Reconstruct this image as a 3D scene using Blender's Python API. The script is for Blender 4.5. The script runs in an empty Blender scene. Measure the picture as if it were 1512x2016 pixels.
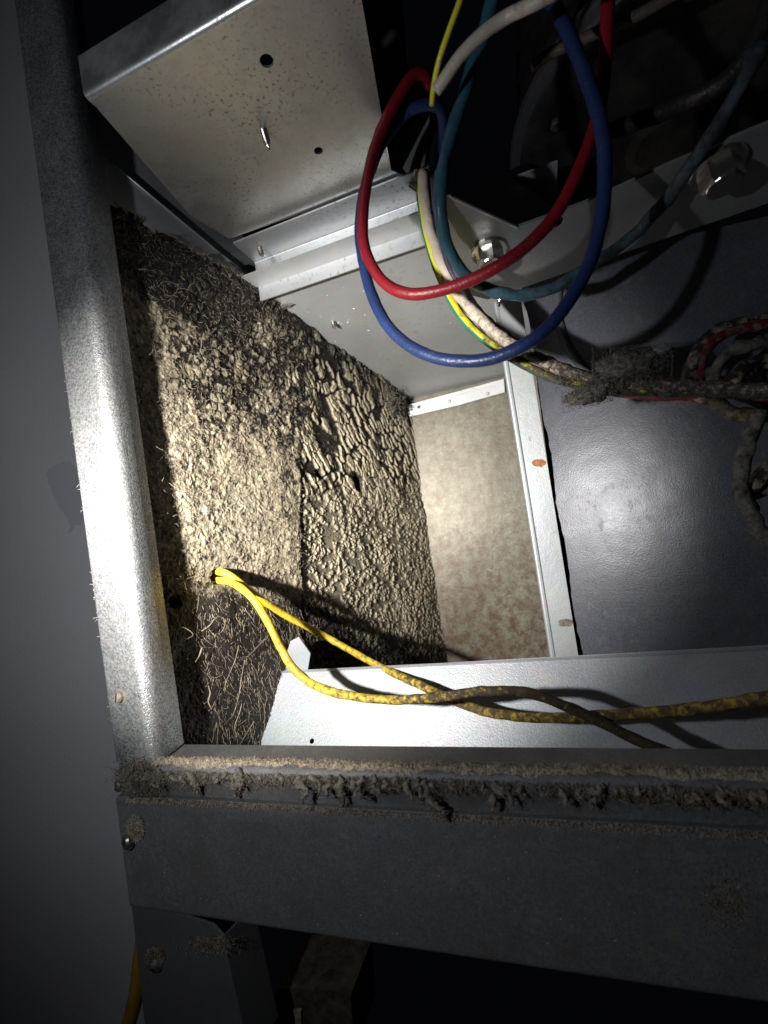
import bpy, bmesh, math, random
import numpy as np
from mathutils import Vector, Matrix, Quaternion

rng = np.random.default_rng(7)
random.seed(7)
S = bpy.context.scene
COL = S.collection
U = 0.00045            # metres per working unit

# ------------------------------------------------------------------ camera
FPX = 900.0
def cam_axes(yaw, pitch, roll):
    y, p, r = map(math.radians, (yaw, pitch, roll))
    fw = Vector((-math.sin(y)*math.cos(p), math.cos(y)*math.cos(p), math.sin(p)))
    rt0 = Vector((math.cos(y), math.sin(y), 0)); up0 = rt0.cross(fw)
    rt = math.cos(r)*rt0 - math.sin(r)*up0
    up = math.cos(r)*up0 + math.sin(r)*rt0
    return rt, up, fw
RT, UP, FW = cam_axes(18.0, 1.5, 8.6)
cd = bpy.data.cameras.new('camera'); cam = bpy.data.objects.new('camera', cd); COL.objects.link(cam)
cam.matrix_world = Matrix(((RT.x, UP.x, -FW.x, 0), (RT.y, UP.y, -FW.y, 0), (RT.z, UP.z, -FW.z, 0), (0, 0, 0, 1)))
cd.sensor_fit = 'HORIZONTAL'; cd.sensor_width = 36; cd.lens = FPX/1512*36
cd.clip_start = 0.002; cd.clip_end = 20
cd.dof.use_dof = True; cd.dof.focus_distance = 400*U; cd.dof.aperture_fstop = 24
S.camera = cam

# ------------------------------------------------------------------ world and lamps
W = bpy.data.worlds.new('World'); S.world = W; W.use_nodes = True
W.node_tree.nodes['Background'].inputs[0].default_value = (0.55, 0.6, 0.8, 1)
W.node_tree.nodes['Background'].inputs[1].default_value = 0.002
S.view_settings.view_transform = 'Standard'; S.view_settings.look = 'None'
S.view_settings.exposure = 0; S.view_settings.gamma = 1
S.cycles.max_bounces = 8; S.cycles.diffuse_bounces = 5; S.cycles.glossy_bounces = 5
S.cycles.sample_clamp_indirect = 4

LAMP = Vector((-228, -40, 30))
def spot(name, target, power, angle, blend, size, color):
    d = bpy.data.lights.new(name, 'SPOT'); d.energy = power; d.spot_size = math.radians(angle)
    d.spot_blend = blend; d.shadow_soft_size = size*U; d.color = color
    o = bpy.data.objects.new(name, d); COL.objects.link(o)
    o.location = LAMP*U
    o.rotation_euler = (Vector(target)-LAMP).to_track_quat('-Z', 'Y').to_euler()
    return o
spot('torch_beam', (-190, 400, 26), 4.3, 70, 0.62, 9, (1.0, 0.965, 0.90))     # the hand torch: hot beam ...
spot('torch_core', (-258, 350, 34), 4.6, 38, 1.0, 9, (1.0, 0.965, 0.90))     # the bright core of that beam
spot('torch_spill', (-150, 400, 90), 0.40, 172, 0.7, 6, (0.90, 0.94, 1.0))     # ... its wide spill
spot('wall_fill_spot', (-600, 340, 20), 0.13, 84, 1.0, 6, (0.92, 0.95, 1.0))   # added fill spot that brightens the room wall, no real source

# ------------------------------------------------------------------ pixel to place helpers
def ray(px, py):
    return RT*((px-756)/FPX) - UP*((py-1008)/FPX) + FW
def on(px, py, n, p):
    d = ray(px, py); n = Vector(n); return d*(n.dot(Vector(p))/n.dot(d))
def atY(px, py, Y): d = ray(px, py); return d*(Y/d.y)
def atZ(px, py, Z): d = ray(px, py); return d*(Z/d.z)
WN = Vector((1, -.238, 0)); WP = Vector((-290, 275, 0))                       # left wall
def onW(px, py, off=0): return on(px, py, WN, WP+Vector((off, 0, 0)))
DN = Vector((0, .185, 1)); DP = Vector((0, 426, 263))                        # rear ceiling
def onD(px, py, off=0): return on(px, py, DN, DP-Vector((0, 0, off)))

# ------------------------------------------------------------------ numpy noise
def _hash(ix, iy, seed):
    h = (ix.astype(np.int64)*374761393 + iy.astype(np.int64)*668265263 + seed*1442695041) & 0xffffffff
    h = ((h ^ (h >> 13))*1274126177) & 0xffffffff
    return ((h ^ (h >> 16)) & 0xffffff)/float(0xffffff)
def vnoise(x, y, seed=0):
    ix, iy = np.floor(x), np.floor(y); fx, fy = x-ix, y-iy
    fx = fx*fx*fx*(fx*(fx*6-15)+10); fy = fy*fy*fy*(fy*(fy*6-15)+10)
    a, b = _hash(ix, iy, seed), _hash(ix+1, iy, seed); c, d = _hash(ix, iy+1, seed), _hash(ix+1, iy+1, seed)
    return (a+(b-a)*fx)*(1-fy) + (c+(d-c)*fx)*fy
def fbm(x, y, seed=0, o=4):
    s = 0; a = .5; t = 0
    for i in range(o):
        s = s + a*vnoise(x*2**i+i*17.3, y*2**i-i*9.1, seed+i); t += a; a *= .5
    return s/t
def worley(x, y, seed=0, slope=False):
    ix, iy = np.floor(x), np.floor(y)
    f1 = np.full(x.shape, 9.); f2 = np.full(x.shape, 9.); cid = np.zeros(x.shape); off = np.zeros(x.shape)
    for dx in (-1, 0, 1):
        for dy in (-1, 0, 1):
            cx, cy = ix+dx, iy+dy
            px = cx+_hash(cx, cy, seed); py = cy+_hash(cx, cy, seed+5)
            d = np.hypot(px-x, py-y); r = _hash(cx, cy, seed+9)
            m = d < f1
            f2 = np.where(m, f1, np.minimum(f2, d)); cid = np.where(m, r, cid); f1 = np.where(m, d, f1); off = np.where(m, x-px, off)
    return (f1, f2, cid, off) if slope else (f1, f2, cid)
def sstep(a, b, x):
    t = np.clip((x-a)/(b-a), 0, 1); return t*t*(3-2*t)

# ------------------------------------------------------------------ object helpers
def world_loc(o): return o.location + (world_loc(o.parent) if o.parent else Vector((0, 0, 0)))
def mesh_obj(name, verts, faces, mat, parent=None, origin=(0, 0, 0), smooth=False, attr=None):
    """verts in working units; the origin becomes the object's location (or offset in its parent)"""
    me = bpy.data.meshes.new(name)
    o3 = Vector(origin)
    v = (np.array([tuple(p) for p in verts], dtype=float).reshape(-1, 3) - np.array(o3))*U
    me.from_pydata(v.tolist() if len(v) < 50000 else v, [], faces if isinstance(faces, list) else faces.tolist())
    if smooth: me.polygons.foreach_set('use_smooth', [True]*len(me.polygons))
    if attr is not None:
        for k, a in attr.items():
            at = me.attributes.new(k, 'FLOAT', 'POINT'); at.data.foreach_set('value', np.asarray(a, dtype=np.float32))
    me.materials.append(mat); me.update()
    ob = bpy.data.objects.new(name, me); COL.objects.link(ob)
    if parent: ob.parent = parent; ob.location = (o3*U) - world_loc(parent)
    else: ob.location = o3*U
    return ob
def thing(name, label, cat, base, group=None):
    o = bpy.data.objects.new(name, None); COL.objects.link(o); o.empty_display_size = .01
    o.location = Vector(base)*U; o['label'] = label; o['category'] = cat
    if group: o['group'] = group
    return o
def tag(o, label, cat, group=None):
    o['label'] = label; o['category'] = cat
    if group: o['group'] = group
    return o
class MB:
    def __init__(s): s.v = []; s.f = []
    def add(s, v, f):
        n = len(s.v); s.v += [Vector(p) for p in v]; s.f += [[i+n for i in q] for q in f]
    def box(s, c, h):
        c = Vector(c); v = [c+Vector((h[0]*x, h[1]*y, h[2]*z)) for x in (-1, 1) for y in (-1, 1) for z in (-1, 1)]
        s.add(v, [[0, 1, 3, 2], [4, 6, 7, 5], [0, 4, 5, 1], [2, 3, 7, 6], [0, 2, 6, 4], [1, 5, 7, 3]])
    def build(s, name, mat, parent=None, origin=(0, 0, 0), smooth=False):
        return mesh_obj(name, s.v, s.f, mat, parent, origin, smooth)
def plate(outer, back, t=2.0, holes=(), mb=None):
    """flat sheet: outline (front side), holes as (centre, radius), thickness towards 'back'"""
    outer = [Vector(p) for p in outer]; back = Vector(back)
    n = Vector((0, 0, 0))
    for i, p in enumerate(outer): n += p.cross(outer[(i+1) % len(outer)])
    n.normalize()
    if n.dot(back) < 0: n.negate()
    bm = bmesh.new(); loops = [outer]
    for c, r in holes:
        a = n.orthogonal().normalized(); b = n.cross(a)
        loops.append([Vector(c)+a*r*math.cos(k*math.tau/28)+b*r*math.sin(k*math.tau/28) for k in range(28)])
    edges = []
    for lp in loops:
        vs = [bm.verts.new(p) for p in lp]
        edges += [bm.edges.new((vs[i], vs[(i+1) % len(vs)])) for i in range(len(vs))]
    bmesh.ops.triangle_fill(bm, use_beauty=True, edges=edges)
    r = bmesh.ops.extrude_face_region(bm, geom=bm.faces[:])
    bmesh.ops.translate(bm, vec=n*t, verts=[g for g in r['geom'] if isinstance(g, bmesh.types.BMVert)])
    # keep the front faces, which extrude_face_region removed
    bm.verts.ensure_lookup_table(); bm.faces.ensure_lookup_table()
    have = any(abs((f.calc_center_median()-outer[0]).dot(n)) < t*.2 and abs(f.normal.dot(n)) > .9 for f in bm.faces)
    if not have:
        es = [e for e in bm.edges if all(abs((v.co-outer[0]).dot(n)) < t*.2 for v in e.verts)]
        bmesh.ops.triangle_fill(bm, use_beauty=True, edges=es)
    bmesh.ops.recalc_face_normals(bm, faces=bm.faces[:])
    bm.verts.index_update()
    mb = mb or MB(); mb.add([v.co.copy() for v in bm.verts], [[v.index for v in f.verts] for f in bm.faces]); bm.free()
    return mb
def profile(pts, a, b, axis, t, mb=None, n=1):
    """thin sheet whose section is the polyline pts (2-D), drawn along 'x' (section y,z) or 'z' (section x,y)"""
    P = [Vector(p) for p in pts]; Q = []
    for i, p in enumerate(P):
        d = (P[min(i+1, len(P)-1)]-P[max(i-1, 0)]).normalized(); Q.append(p+Vector((-d.y, d.x))*t)
    ring = P+Q[::-1]; m = len(ring); v = []; f = []
    for k in range(n+1):
        w = a+(b-a)*k/n
        for p in ring: v.append(Vector((w, p.x, p.y)) if axis == 'x' else Vector((p.x, p.y, w)))
    for k in range(n):
        for i in range(m):
            j = (i+1) % m; f.append([k*m+i, k*m+j, (k+1)*m+j, (k+1)*m+i])
    f.append(list(range(m))[::-1]); f.append([n*m+i for i in range(m)])
    mb = mb or MB(); mb.add(v, f); return mb
def arc2(c, r, a0, a1, n=8):
    return [(c[0]+r*math.cos(math.radians(a0+(a1-a0)*k/n)), c[1]+r*math.sin(math.radians(a0+(a1-a0)*k/n))) for k in range(n+1)]
def spline(P, step):
    P = [Vector(p) for p in P]; P = [P[0]*2-P[1]]+P+[P[-1]*2-P[-2]]; out = []
    for i in range(1, len(P)-2):
        a, b, c, d = P[i-1:i+3]; n = max(2, int((c-b).length/step))
        for k in range(n):
            t = k/n
            out.append(.5*((2*b)+(c-a)*t+(2*a-5*b+4*c-d)*t*t+(3*b-a-3*c+d)*t**3))
    out.append(P[-2]); return out
def tube_data(P, rad, sides=10, lump=0., seed=0, cap=True):
    P = [Vector(p) for p in P]; n = len(P); v = []; f = []
    up = None
    if lump: LM = 1+lump*(vnoise(np.arange(n)[:, None]*.45, np.arange(sides)[None, :]*.9+seed*3.7, seed)**2*2-.35)
    for i, p in enumerate(P):
        d = (P[min(i+1, n-1)]-P[max(i-1, 0)]).normalized()
        if up is None: up = d.orthogonal().normalized()
        up = (up-d*up.dot(d)).normalized(); s = d.cross(up)
        r = rad[i] if hasattr(rad, '__len__') else rad
        for k in range(sides):
            a = k*math.tau/sides; rr = r
            if lump: rr = r*LM[i, k]
            v.append(p+(up*math.cos(a)+s*math.sin(a))*rr)
    for i in range(n-1):
        for k in range(sides):
            j = (k+1) % sides; f.append([i*sides+k, i*sides+j, (i+1)*sides+j, (i+1)*sides+k])
    if cap: f.append(list(range(sides))[::-1]); f.append([(n-1)*sides+k for k in range(sides)])
    return v, f
def strands(name, items, mat, parent=None, origin=(0, 0, 0), rad=.4, seg=4):
    """many fine fibres in one mesh: items = (point, direction, length, curl)"""
    v = []; f = []
    for p, d, L, curl in items:
        p = np.array(p, float); d = np.array(d, float); d /= np.linalg.norm(d)+1e-9
        ax = rng.normal(size=3); ax /= np.linalg.norm(ax)
        base = len(v)
        for k in range(seg+1):
            o = np.cross(d, [.31, .52, .79]); o /= np.linalg.norm(o)+1e-9; q = np.cross(d, o)
            r = rad*(1-.6*k/seg)
            for a in (0, 2.094, 4.189): v.append(p+(o*math.cos(a)+q*math.sin(a))*r)
            p = p+d*L/seg
            d = d+np.cross(ax, d)*curl/seg+rng.normal(size=3)*.12; d /= np.linalg.norm(d)
        for k in range(seg):
            for a in range(3):
                b = (a+1) % 3; f.append([base+k*3+a, base+k*3+b, base+k*3+3+b, base+k*3+3+a])
    o = mesh_obj(name, v, f, mat, parent, origin)
    o['kind'] = 'stuff'; return o

# ------------------------------------------------------------------ materials
class NT:
    def __init__(s, name):
        s.m = bpy.data.materials.new(name); s.m.use_nodes = True; s.t = s.m.node_tree
        s.b = s.t.nodes['Principled BSDF']; s.out = s.t.nodes['Material Output']
        tc = s.n('ShaderNodeTexCoord'); mp = s.n('ShaderNodeMapping'); mp.inputs['Scale'].default_value = (1/U,)*3
        s.l(tc.outputs['Object'], mp.inputs[0]); s.co = mp.outputs[0]
    def n(s, k): return s.t.nodes.new(k)
    def l(s, a, b): s.t.links.new(a, b)
    def noise(s, wl, det=3, rough=.55, stretch=None):
        co = s.co
        if stretch:
            mp = s.n('ShaderNodeMapping'); mp.inputs['Scale'].default_value = stretch; s.l(co, mp.inputs[0]); co = mp.outputs[0]
        x = s.n('ShaderNodeTexNoise'); x.inputs['Scale'].default_value = 1/wl; x.inputs['Detail'].default_value = det
        x.inputs['Roughness'].default_value = rough; s.l(co, x.inputs['Vector']); return x.outputs['Fac']
    def voro(s, wl, out='Distance'):
        x = s.n('ShaderNodeTexVoronoi'); x.inputs['Scale'].default_value = 1/wl; s.l(s.co, x.inputs['Vector']); return x.outputs[out]
    def ramp(s, fac, stops):
        r = s.n('ShaderNodeValToRGB'); e = r.color_ramp.elements
        while len(e) < len(stops): e.new(.5)
        for i, (p, c) in enumerate(stops): e[i].position = p; e[i].color = (c, c, c, 1) if not hasattr(c, '__len__') else (*c, 1)
        s.l(fac, r.inputs[0]); return r.outputs[0]
    def mix(s, fac, a, b, mode='MIX'):
        x = s.n('ShaderNodeMix'); x.data_type = 'RGBA'; x.blend_type = mode
        for v, i in ((fac, 0), (a, 6), (b, 7)):
            if hasattr(v, 'is_output'): s.l(v, x.inputs[i])
            else: x.inputs[i].default_value = v if i == 0 else (*v, 1)
        return x.outputs[2]
    def math(s, op, a, b=0):
        x = s.n('ShaderNodeMath'); x.operation = op
        for i, v in enumerate((a, b)):
            if hasattr(v, 'is_output'): s.l(v, x.inputs[i])
            else: x.inputs[i].default_value = v
        return x.outputs[0]
    def bump(s, h, dist, strength=1):
        x = s.n('ShaderNodeBump'); x.inputs['Distance'].default_value = dist*U; x.inputs['Strength'].default_value = strength
        s.l(h, x.inputs['Height']); s.l(x.outputs[0], s.b.inputs['Normal'])
    def set(s, **k):
        for a, v in k.items():
            i = s.b.inputs[a.replace('_', ' ')]
            if hasattr(v, 'is_output'): s.l(v, i)
            else: i.default_value = (*v, 1) if hasattr(v, '__len__') else v
        return s

def galv(name, base, metal=.75, rough=.42, speck=.35, speckwl=3.0, grain=.25, dirt=0., dirtcol=(.12, .09, .06), dirtwl=60, spangle=.03, sparkle=0., leather=.5, dent=0., spec=.5):
    m = NT(name)
    big = m.noise(90, 3); fine = m.noise(1.2, 2)
    c = m.mix(m.ramp(big, [(.3, 0), (.7, 1)]), tuple(x*.88 for x in base), tuple(min(1, x*1.08) for x in base))
    sp = m.voro(14, 'Color'); c = m.mix(spangle, c, sp, 'OVERLAY')
    if sparkle:
        c = m.mix(sparkle, c, m.mix(m.ramp(m.noise(1.5, 3, .8), [(.32, 0), (.68, 1)]), (.10, .10, .11), (1, 1, 1)), 'MULTIPLY')
    s1 = m.ramp(m.noise(speckwl, 2, .5, (1, 1, .6)), [(.58, 0), (.68, 1)])
    reg = m.ramp(m.noise(70, 2), [(.38, 0), (.62, 1)])
    f = m.math('MULTIPLY', m.math('MULTIPLY', s1, reg), speck)
    c = m.mix(f, c, (.16, .138, .10))
    if dirt:
        d = m.ramp(m.noise(dirtwl, 6, .7), [(.42, 0), (.72, 1)])
        c = m.mix(m.math('MULTIPLY', d, dirt), c, dirtcol)
        m.set(Metallic=m.math('SUBTRACT', metal, m.math('MULTIPLY', d, dirt*metal)))
    else: m.set(Metallic=metal)
    r = m.math('ADD', rough-.08, m.math('MULTIPLY', m.noise(25, 4), .16))
    r = m.math('ADD', r, m.math('MULTIPLY', f, .3))
    m.set(Base_Color=c, Roughness=r, Specular_IOR_Level=spec)
    h = m.mix(leather, fine, m.noise(6, 3))
    if dent: h = m.math('ADD', h, m.math('MULTIPLY', m.noise(45, 2), dent/max(grain, .01)))
    m.bump(h, grain)
    return m.m

M_POST = galv('galvanised_grainy', (.50, .52, .54), .7, .36, .35, 3.2, .5, .35, (.17, .13, .08), 30, spangle=.02, sparkle=.85, leather=.05)
M_CEIL = galv('galvanised_speckled', (.58, .585, .58), .84, .34, .8, 2.6, .14, .35, (.20, .17, .12), 22, spangle=.03)
M_BRKT = galv('galvanised_bracket', (.66, .68, .70), .72, .42, .55, 4.0, .25)
M_DULL = galv('galvanised_dull', (.52, .53, .53), .35, .5, .2, 6, .15)
M_STRIP = galv('galvanised_white', (.78, .79, .79), .35, .5, .2, 5, .2)
M_SHELF = galv('galvanised_shelf', (.44, .46, .49), .4, .5, .12, 3, .3, spangle=.04, sparkle=.3, leather=.1)
M_COLUMN = galv('galvanised_column', (.42, .44, .46), .55, .45, .35, 5, .2)
M_SIDE = galv('blue_grey_sheet', (.085, .09, .115), .10, .34, .25, 5, .10, .30, (.10, .10, .11), 50, spangle=.0, sparkle=.6, leather=.0, dent=.6, spec=.32)
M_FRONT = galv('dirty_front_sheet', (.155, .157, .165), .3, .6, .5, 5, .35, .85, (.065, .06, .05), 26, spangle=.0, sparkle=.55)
M_BLOWER = galv('blower_sheet', (.34, .34, .335), .55, .5, .2, 5, .25)
M_DARK = galv('dark_sheet', (.10, .10, .105), .4, .55, .2, 6, .2)
M_BOLT = galv('zinc_bolt', (.72, .70, .64), .95, .22, .2, 3, .1)

def back_mat():
    m = NT('rust_mottled_sheet')
    a = m.ramp(m.noise(120, 5, .65), [(.35, 0), (.65, 1)]); b = m.ramp(m.noise(16, 6, .8), [(.40, 0), (.60, 1)])
    c = m.mix(a, (.29, .28, .225), (.19, .178, .14))
    sep = m.n('ShaderNodeSeparateXYZ'); m.l(m.co, sep.inputs[0])
    low = m.n('ShaderNodeMapRange'); low.inputs[1].default_value = 40; low.inputs[2].default_value = -190
    m.l(sep.outputs[2], low.inputs[0])
    rr = m.math('MULTIPLY', b, m.math('ADD', m.math('MULTIPLY', low.outputs[0], .65), .5))
    c = m.mix(rr, c, (.125, .075, .048))
    sp = m.ramp(m.noise(7, 2), [(.66, 0), (.72, 1)]); c = m.mix(m.math('MULTIPLY', sp, .22), c, (.6, .58, .52))
    dk = m.ramp(m.noise(9, 3), [(.62, 0), (.72, 1)]); c = m.mix(m.math('MULTIPLY', dk, .45), c, (.1, .08, .06))
    m.set(Base_Color=c, Metallic=.35, Roughness=.5); m.bump(m.noise(4, 5), .25); return m.m
M_BACK = back_mat()

def dusty(name, lo, hi, wl=5):
    m = NT(name); c = m.mix(m.ramp(m.noise(wl, 4, .7), [(.3, 0), (.7, 1)]), lo, hi)
    m.set(Base_Color=c, Roughness=.95, Specular_IOR_Level=.1); m.bump(m.noise(2.2, 3), .8); return m.m
M_DUST = dusty('tan_dust', (.17, .142, .105), (.42, .355, .27))
M_LINT = dusty('grey_lint', (.06, .054, .044), (.25, .225, .18))
M_FIBRE = dusty('pale_fibre', (.34, .28, .20), (.50, .42, .32), 12)
M_DKLINT = dusty('dark_lint', (.03, .029, .026), (.20, .19, .17), 6)
M_BLACK = dusty('black_scale', (.008, .008, .008), (.03, .028, .025), 5)
M_RUST = dusty('rust_spot', (.20, .06, .025), (.50, .22, .11), 3)

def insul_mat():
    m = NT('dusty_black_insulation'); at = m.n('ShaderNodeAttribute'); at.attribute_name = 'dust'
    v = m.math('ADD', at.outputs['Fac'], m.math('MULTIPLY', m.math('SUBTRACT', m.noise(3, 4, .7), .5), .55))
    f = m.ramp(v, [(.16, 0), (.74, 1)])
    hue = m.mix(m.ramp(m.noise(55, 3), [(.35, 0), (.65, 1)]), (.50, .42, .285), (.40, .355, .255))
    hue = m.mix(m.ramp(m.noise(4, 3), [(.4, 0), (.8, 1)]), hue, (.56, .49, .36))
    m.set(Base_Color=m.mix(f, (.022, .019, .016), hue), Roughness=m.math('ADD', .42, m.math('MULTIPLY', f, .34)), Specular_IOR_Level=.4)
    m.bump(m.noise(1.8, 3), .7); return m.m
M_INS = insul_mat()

def wire_mat(name, col, dirt=.3, dirtcol=(.035, .026, .018), stripe=None, rough=.38, wl=7, grad=None):
    m = NT(name); c = col
    if stripe:
        at = m.n('ShaderNodeAttribute'); at.attribute_name = 'around'
        c = m.mix(m.ramp(at.outputs['Fac'], [(.48, 0), (.52, 1)]), col, stripe)
    else: c = m.mix(m.ramp(m.noise(30, 3), [(.3, 0), (.7, 1)]), tuple(x*.8 for x in col), tuple(min(1, x*1.1) for x in col))
    d = m.noise(wl, 5, .7)
    if grad is not None:                       # dirt builds up along the wire (attribute 'along' in 0..1)
        al = m.n('ShaderNodeAttribute'); al.attribute_name = 'along'
        k = m.n('ShaderNodeMapRange'); k.inputs[1].default_value = grad[0]; k.inputs[2].default_value = grad[1]
        k.inputs[3].default_value = -.28; k.inputs[4].default_value = grad[2]; m.l(al.outputs['Fac'], k.inputs[0])
        d = m.math('ADD', d, k.outputs[0])
        f = m.ramp(d, [(.38, 0), (.66, .975)])
    else: f = m.ramp(d, [(.70-dirt*.45, 0), (.80-dirt*.45, 1)])
    dv = m.mix(m.ramp(m.noise(wl*1.6, 4, .7), [(.42, 0), (.66, 1)]), tuple(x*.6 for x in dirtcol), tuple(x*2.6 for x in dirtcol))
    m.set(Base_Color=m.mix(f, c, dv), Roughness=m.math('ADD', rough, m.math('MULTIPLY', f, .5)))
    m.bump(m.noise(3, 4), .5); return m.m

# ------------------------------------------------------------------ small fixings
def lathe(axis_p, d, prof, sides=16, hexr=None):
    d = Vector(d).normalized(); a = d.orthogonal().normalized(); b = d.cross(a); v = []; f = []
    for (h, r) in prof:
        for k in range(sides):
            t = k*math.tau/sides; v.append(Vector(axis_p)+d*h+(a*math.cos(t)+b*math.sin(t))*r)
    for i in range(len(prof)-1):
        for k in range(sides):
            j = (k+1) % sides; f.append([i*sides+k, i*sides+j, (i+1)*sides+j, (i+1)*sides+k])
    f.append(list(range(sides))[::-1]); f.append([(len(prof)-1)*sides+k for k in range(sides)])
    return v, f
def screw_tip(base, d, L, r, parent, name='screw_tip'):
    """pointed end of a sheet-metal screw coming through, with its thread"""
    prof = [(-1, r*.8)]; n = int(L/2.1)
    for k in range(n):
        q = min(1, (1-k/n)*2.2)
        prof += [(k*L/n, r*.72*q), (k*L/n+L/n*.5, r*1.08*q)]
    prof.append((L, .15))
    v, f = lathe(base, d, prof, 14); mb = MB(); mb.add(v, f); return mb.build(name, M_BOLT, parent, base, False)
def slot_screw(base, d, r, parent, mat=None, slot=35):
    mat = mat or M_BOLT; d = Vector(d).normalized()
    v, f = lathe(base, d, [(-1, r), (r*.35, r), (r*.62, r*.8), (r*.70, r*.62)], 20); mb = MB(); mb.add(v, f)
    s = mb.build('screw', mat, parent, base, False)
    a = d.orthogonal().normalized(); a = Quaternion(d, math.radians(slot)) @ a; b = d.cross(a); c = Vector(base)+d*r*.715
    q = MB(); q.add([c+a*(r*.72*i)+b*(r*.13*j)+d*k for i in (-1, 1) for j in (-1, 1) for k in (-.3, .25)], [[0, 1, 3, 2], [4, 6, 7, 5], [0, 4, 5, 1], [2, 3, 7, 6], [0, 2, 6, 4], [1, 5, 7, 3]])
    q.build('screw_slot', M_BLACK, s, c); return s
def hex_bolt(base, d, r, parent):
    d = Vector(d).normalized()
    v, f = lathe(base, d, [(-1, r*1.32), (r*.10, r*1.34), (r*.26, r*1.25), (r*.30, r*.95)], 28); mb = MB(); mb.add(v, f)
    fl = mb.build('bolt', M_BOLT, parent, base, False)
    v, f = lathe(Vector(base), d, [(r*.2, r), (r*1.25, r), (r*1.36, r*.86)], 6); h = MB(); h.add(v, f)
    v, f = lathe(Vector(base), d, [(r*1.34, r*.8), (r*1.40, r*.76)], 20); h.add(v, f)
    h.build('hex_head', M_BOLT, fl, base); return fl

# ------------------------------------------------------------------ the room beyond, outside the cabinet
def room_mat():
    m = NT('painted_room_wall'); c = m.mix(m.ramp(m.noise(300, 3), [(.3, 0), (.7, 1)]), (.56, .55, .57), (.66, .65, .67))
    m.set(Base_Color=c, Roughness=.8); m.bump(m.noise(6, 4), .4); return m.m
rw = MB(); rw.box((-1450, 405, 0), (1000, 5, 1600)); o = rw.build('background_wall', room_mat(), None, (-1450, 405, -1600)); o['kind'] = 'structure'
# dark stain on the wall
stain = []
sp = [(97, 920), (130, 908), (150, 925), (160, 960), (166, 1000), (164, 1030), (150, 1035), (133, 1052), (138, 1035), (125, 1010), (112, 985), (98, 960), (92, 935)]
pl = [atY(x, y, 399.6) for x, y in sp]
pl = [p+Vector((random.uniform(-2, 2), 0, random.uniform(-2, 2))) for p in spline(pl+[pl[0]], 4)[:-1]]
M_STAIN = NT('wall_stain').set(Base_Color=(.50, .50, .53), Roughness=.85).m
plate(pl, (0, 1, 0), .6).build('scuff', M_STAIN, o, pl[0])

# ------------------------------------------------------------------ left post
post = thing('corner_post', 'bright galvanised upright post at the left edge of the opening, hit by the torch beam', 'metal post', (-290, 255, -141))
pts = [(-309, 262), (-309, 252)] + arc2((-306.5, 253), 3, 190, 260, 4) + [(-281, 250)] + arc2((-280, 257.5), 7.5, 268, 355, 10) + [(-273, 266), (-275, 276)]
profile(pts, -140, 500, 'z', -1.6, n=1).build('post_sheet', M_POST, post, (-290, 255, -141), False)
pb = post.children[0]
pb.data.polygons.foreach_set('use_smooth', [len(p.vertices) == 4 for p in pb.data.polygons])
def shade_auto(o, ang=35):
    me = o.data; bm = bmesh.new(); bm.from_mesh(me)
    for e in bm.edges: e.smooth = len(e.link_faces) == 2 and e.calc_face_angle(0) < math.radians(ang)
    for f in bm.faces: f.smooth = True
    bm.to_mesh(me); bm.free()
shade_auto(pb)
# empty screw hole with a raised dusty rim, and the lower dusty screw
p = atY(130, 577, 249.6); v, f = lathe(p, (0, -1, 0), [(-.4, 4.2), (.5, 4.0), (.8, 3.0), (.15, 2.6)], 18); mb = MB(); mb.add(v, f); hb = mb.build('screw_hole', M_BLACK, post, p)
p = atY(240, 1370, 249.6); v, f = lathe(p, (0, -1, 0), [(-.4, 7), (.5, 6.6), (1.1, 5.2), (1.4, 4.4)], 18); mb = MB(); mb.add(v, f); dr = mb.build('rust_ring', M_LINT, post, p)
slot_screw(p+Vector((-.5, -1.2, 0)), (-.2, -1, .1), 4.0, post, M_LINT)
it = []
for k in range(2200):                                              # dust caught along the outer edge
    z = rng.uniform(-120, 340) if k < 1300 else rng.normal(265, 30)
    if vnoise(np.array(z/14.), np.array(.5), 3) < .42: continue
    it.append(((-309.5+rng.normal(0, .5), 252+rng.uniform(-1, 5), z), (-1, -.6, rng.normal(0, .8)), rng.uniform(.8, 2.6) if rng.uniform() < .95 else rng.uniform(3, 6), rng.normal(0, 3)))
strands('edge_dust', it, M_DUST, post, (-309, 252, 0), .24, 3)
it = []
for k in range(500):                                              # gritty streak on the face
    z = rng.uniform(120, 260); x = -288+math.sin(z*.05)*1.5+rng.normal(0, 1.2)
    it.append(((x, 249.8, z), (rng.normal(), -.4, rng.normal()), rng.uniform(.5, 1.8), rng.normal(0, 2)))
strands('grit_streak', it, M_LINT, post, (-288, 250, 190), .3, 2)

# ------------------------------------------------------------------ lower rail, front panel and leg plate
rail = thing('bottom_rail', 'grey bottom rail of the opening with a thick ledge of tan dust and hanging lint', 'metal rail', (-100, 255, -163))
pts = [(276, -141)] + arc2((254, -147), 6, 90, 172, 8) + [(248.5, -152), (251, -156), (251, -163.5)]
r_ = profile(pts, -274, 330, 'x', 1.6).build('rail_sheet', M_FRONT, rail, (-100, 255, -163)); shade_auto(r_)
mb = MB(); profile([(251, -140), (250, -150), (251, -164)], -309, -274.2, 'x', 1.6, mb); mb.build('corner_tab', M_FRONT, rail, (-290, 250, -150))
NX, NW = 1250, 16                                                   # the ledge of settled dust
xs = np.linspace(-300, 328, NX)[:, None]+np.zeros((1, NW)); w = np.zeros((NX, 1))+np.linspace(0, 1, NW)[None, :]
edge = 1+.35*fbm(xs/16, w*0, 21)+.5*np.maximum(0, fbm(xs/5, w*0+2, 25)-.5)
edge = edge*(.35+1.3*fbm(xs/24, w*0, 29))
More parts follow.
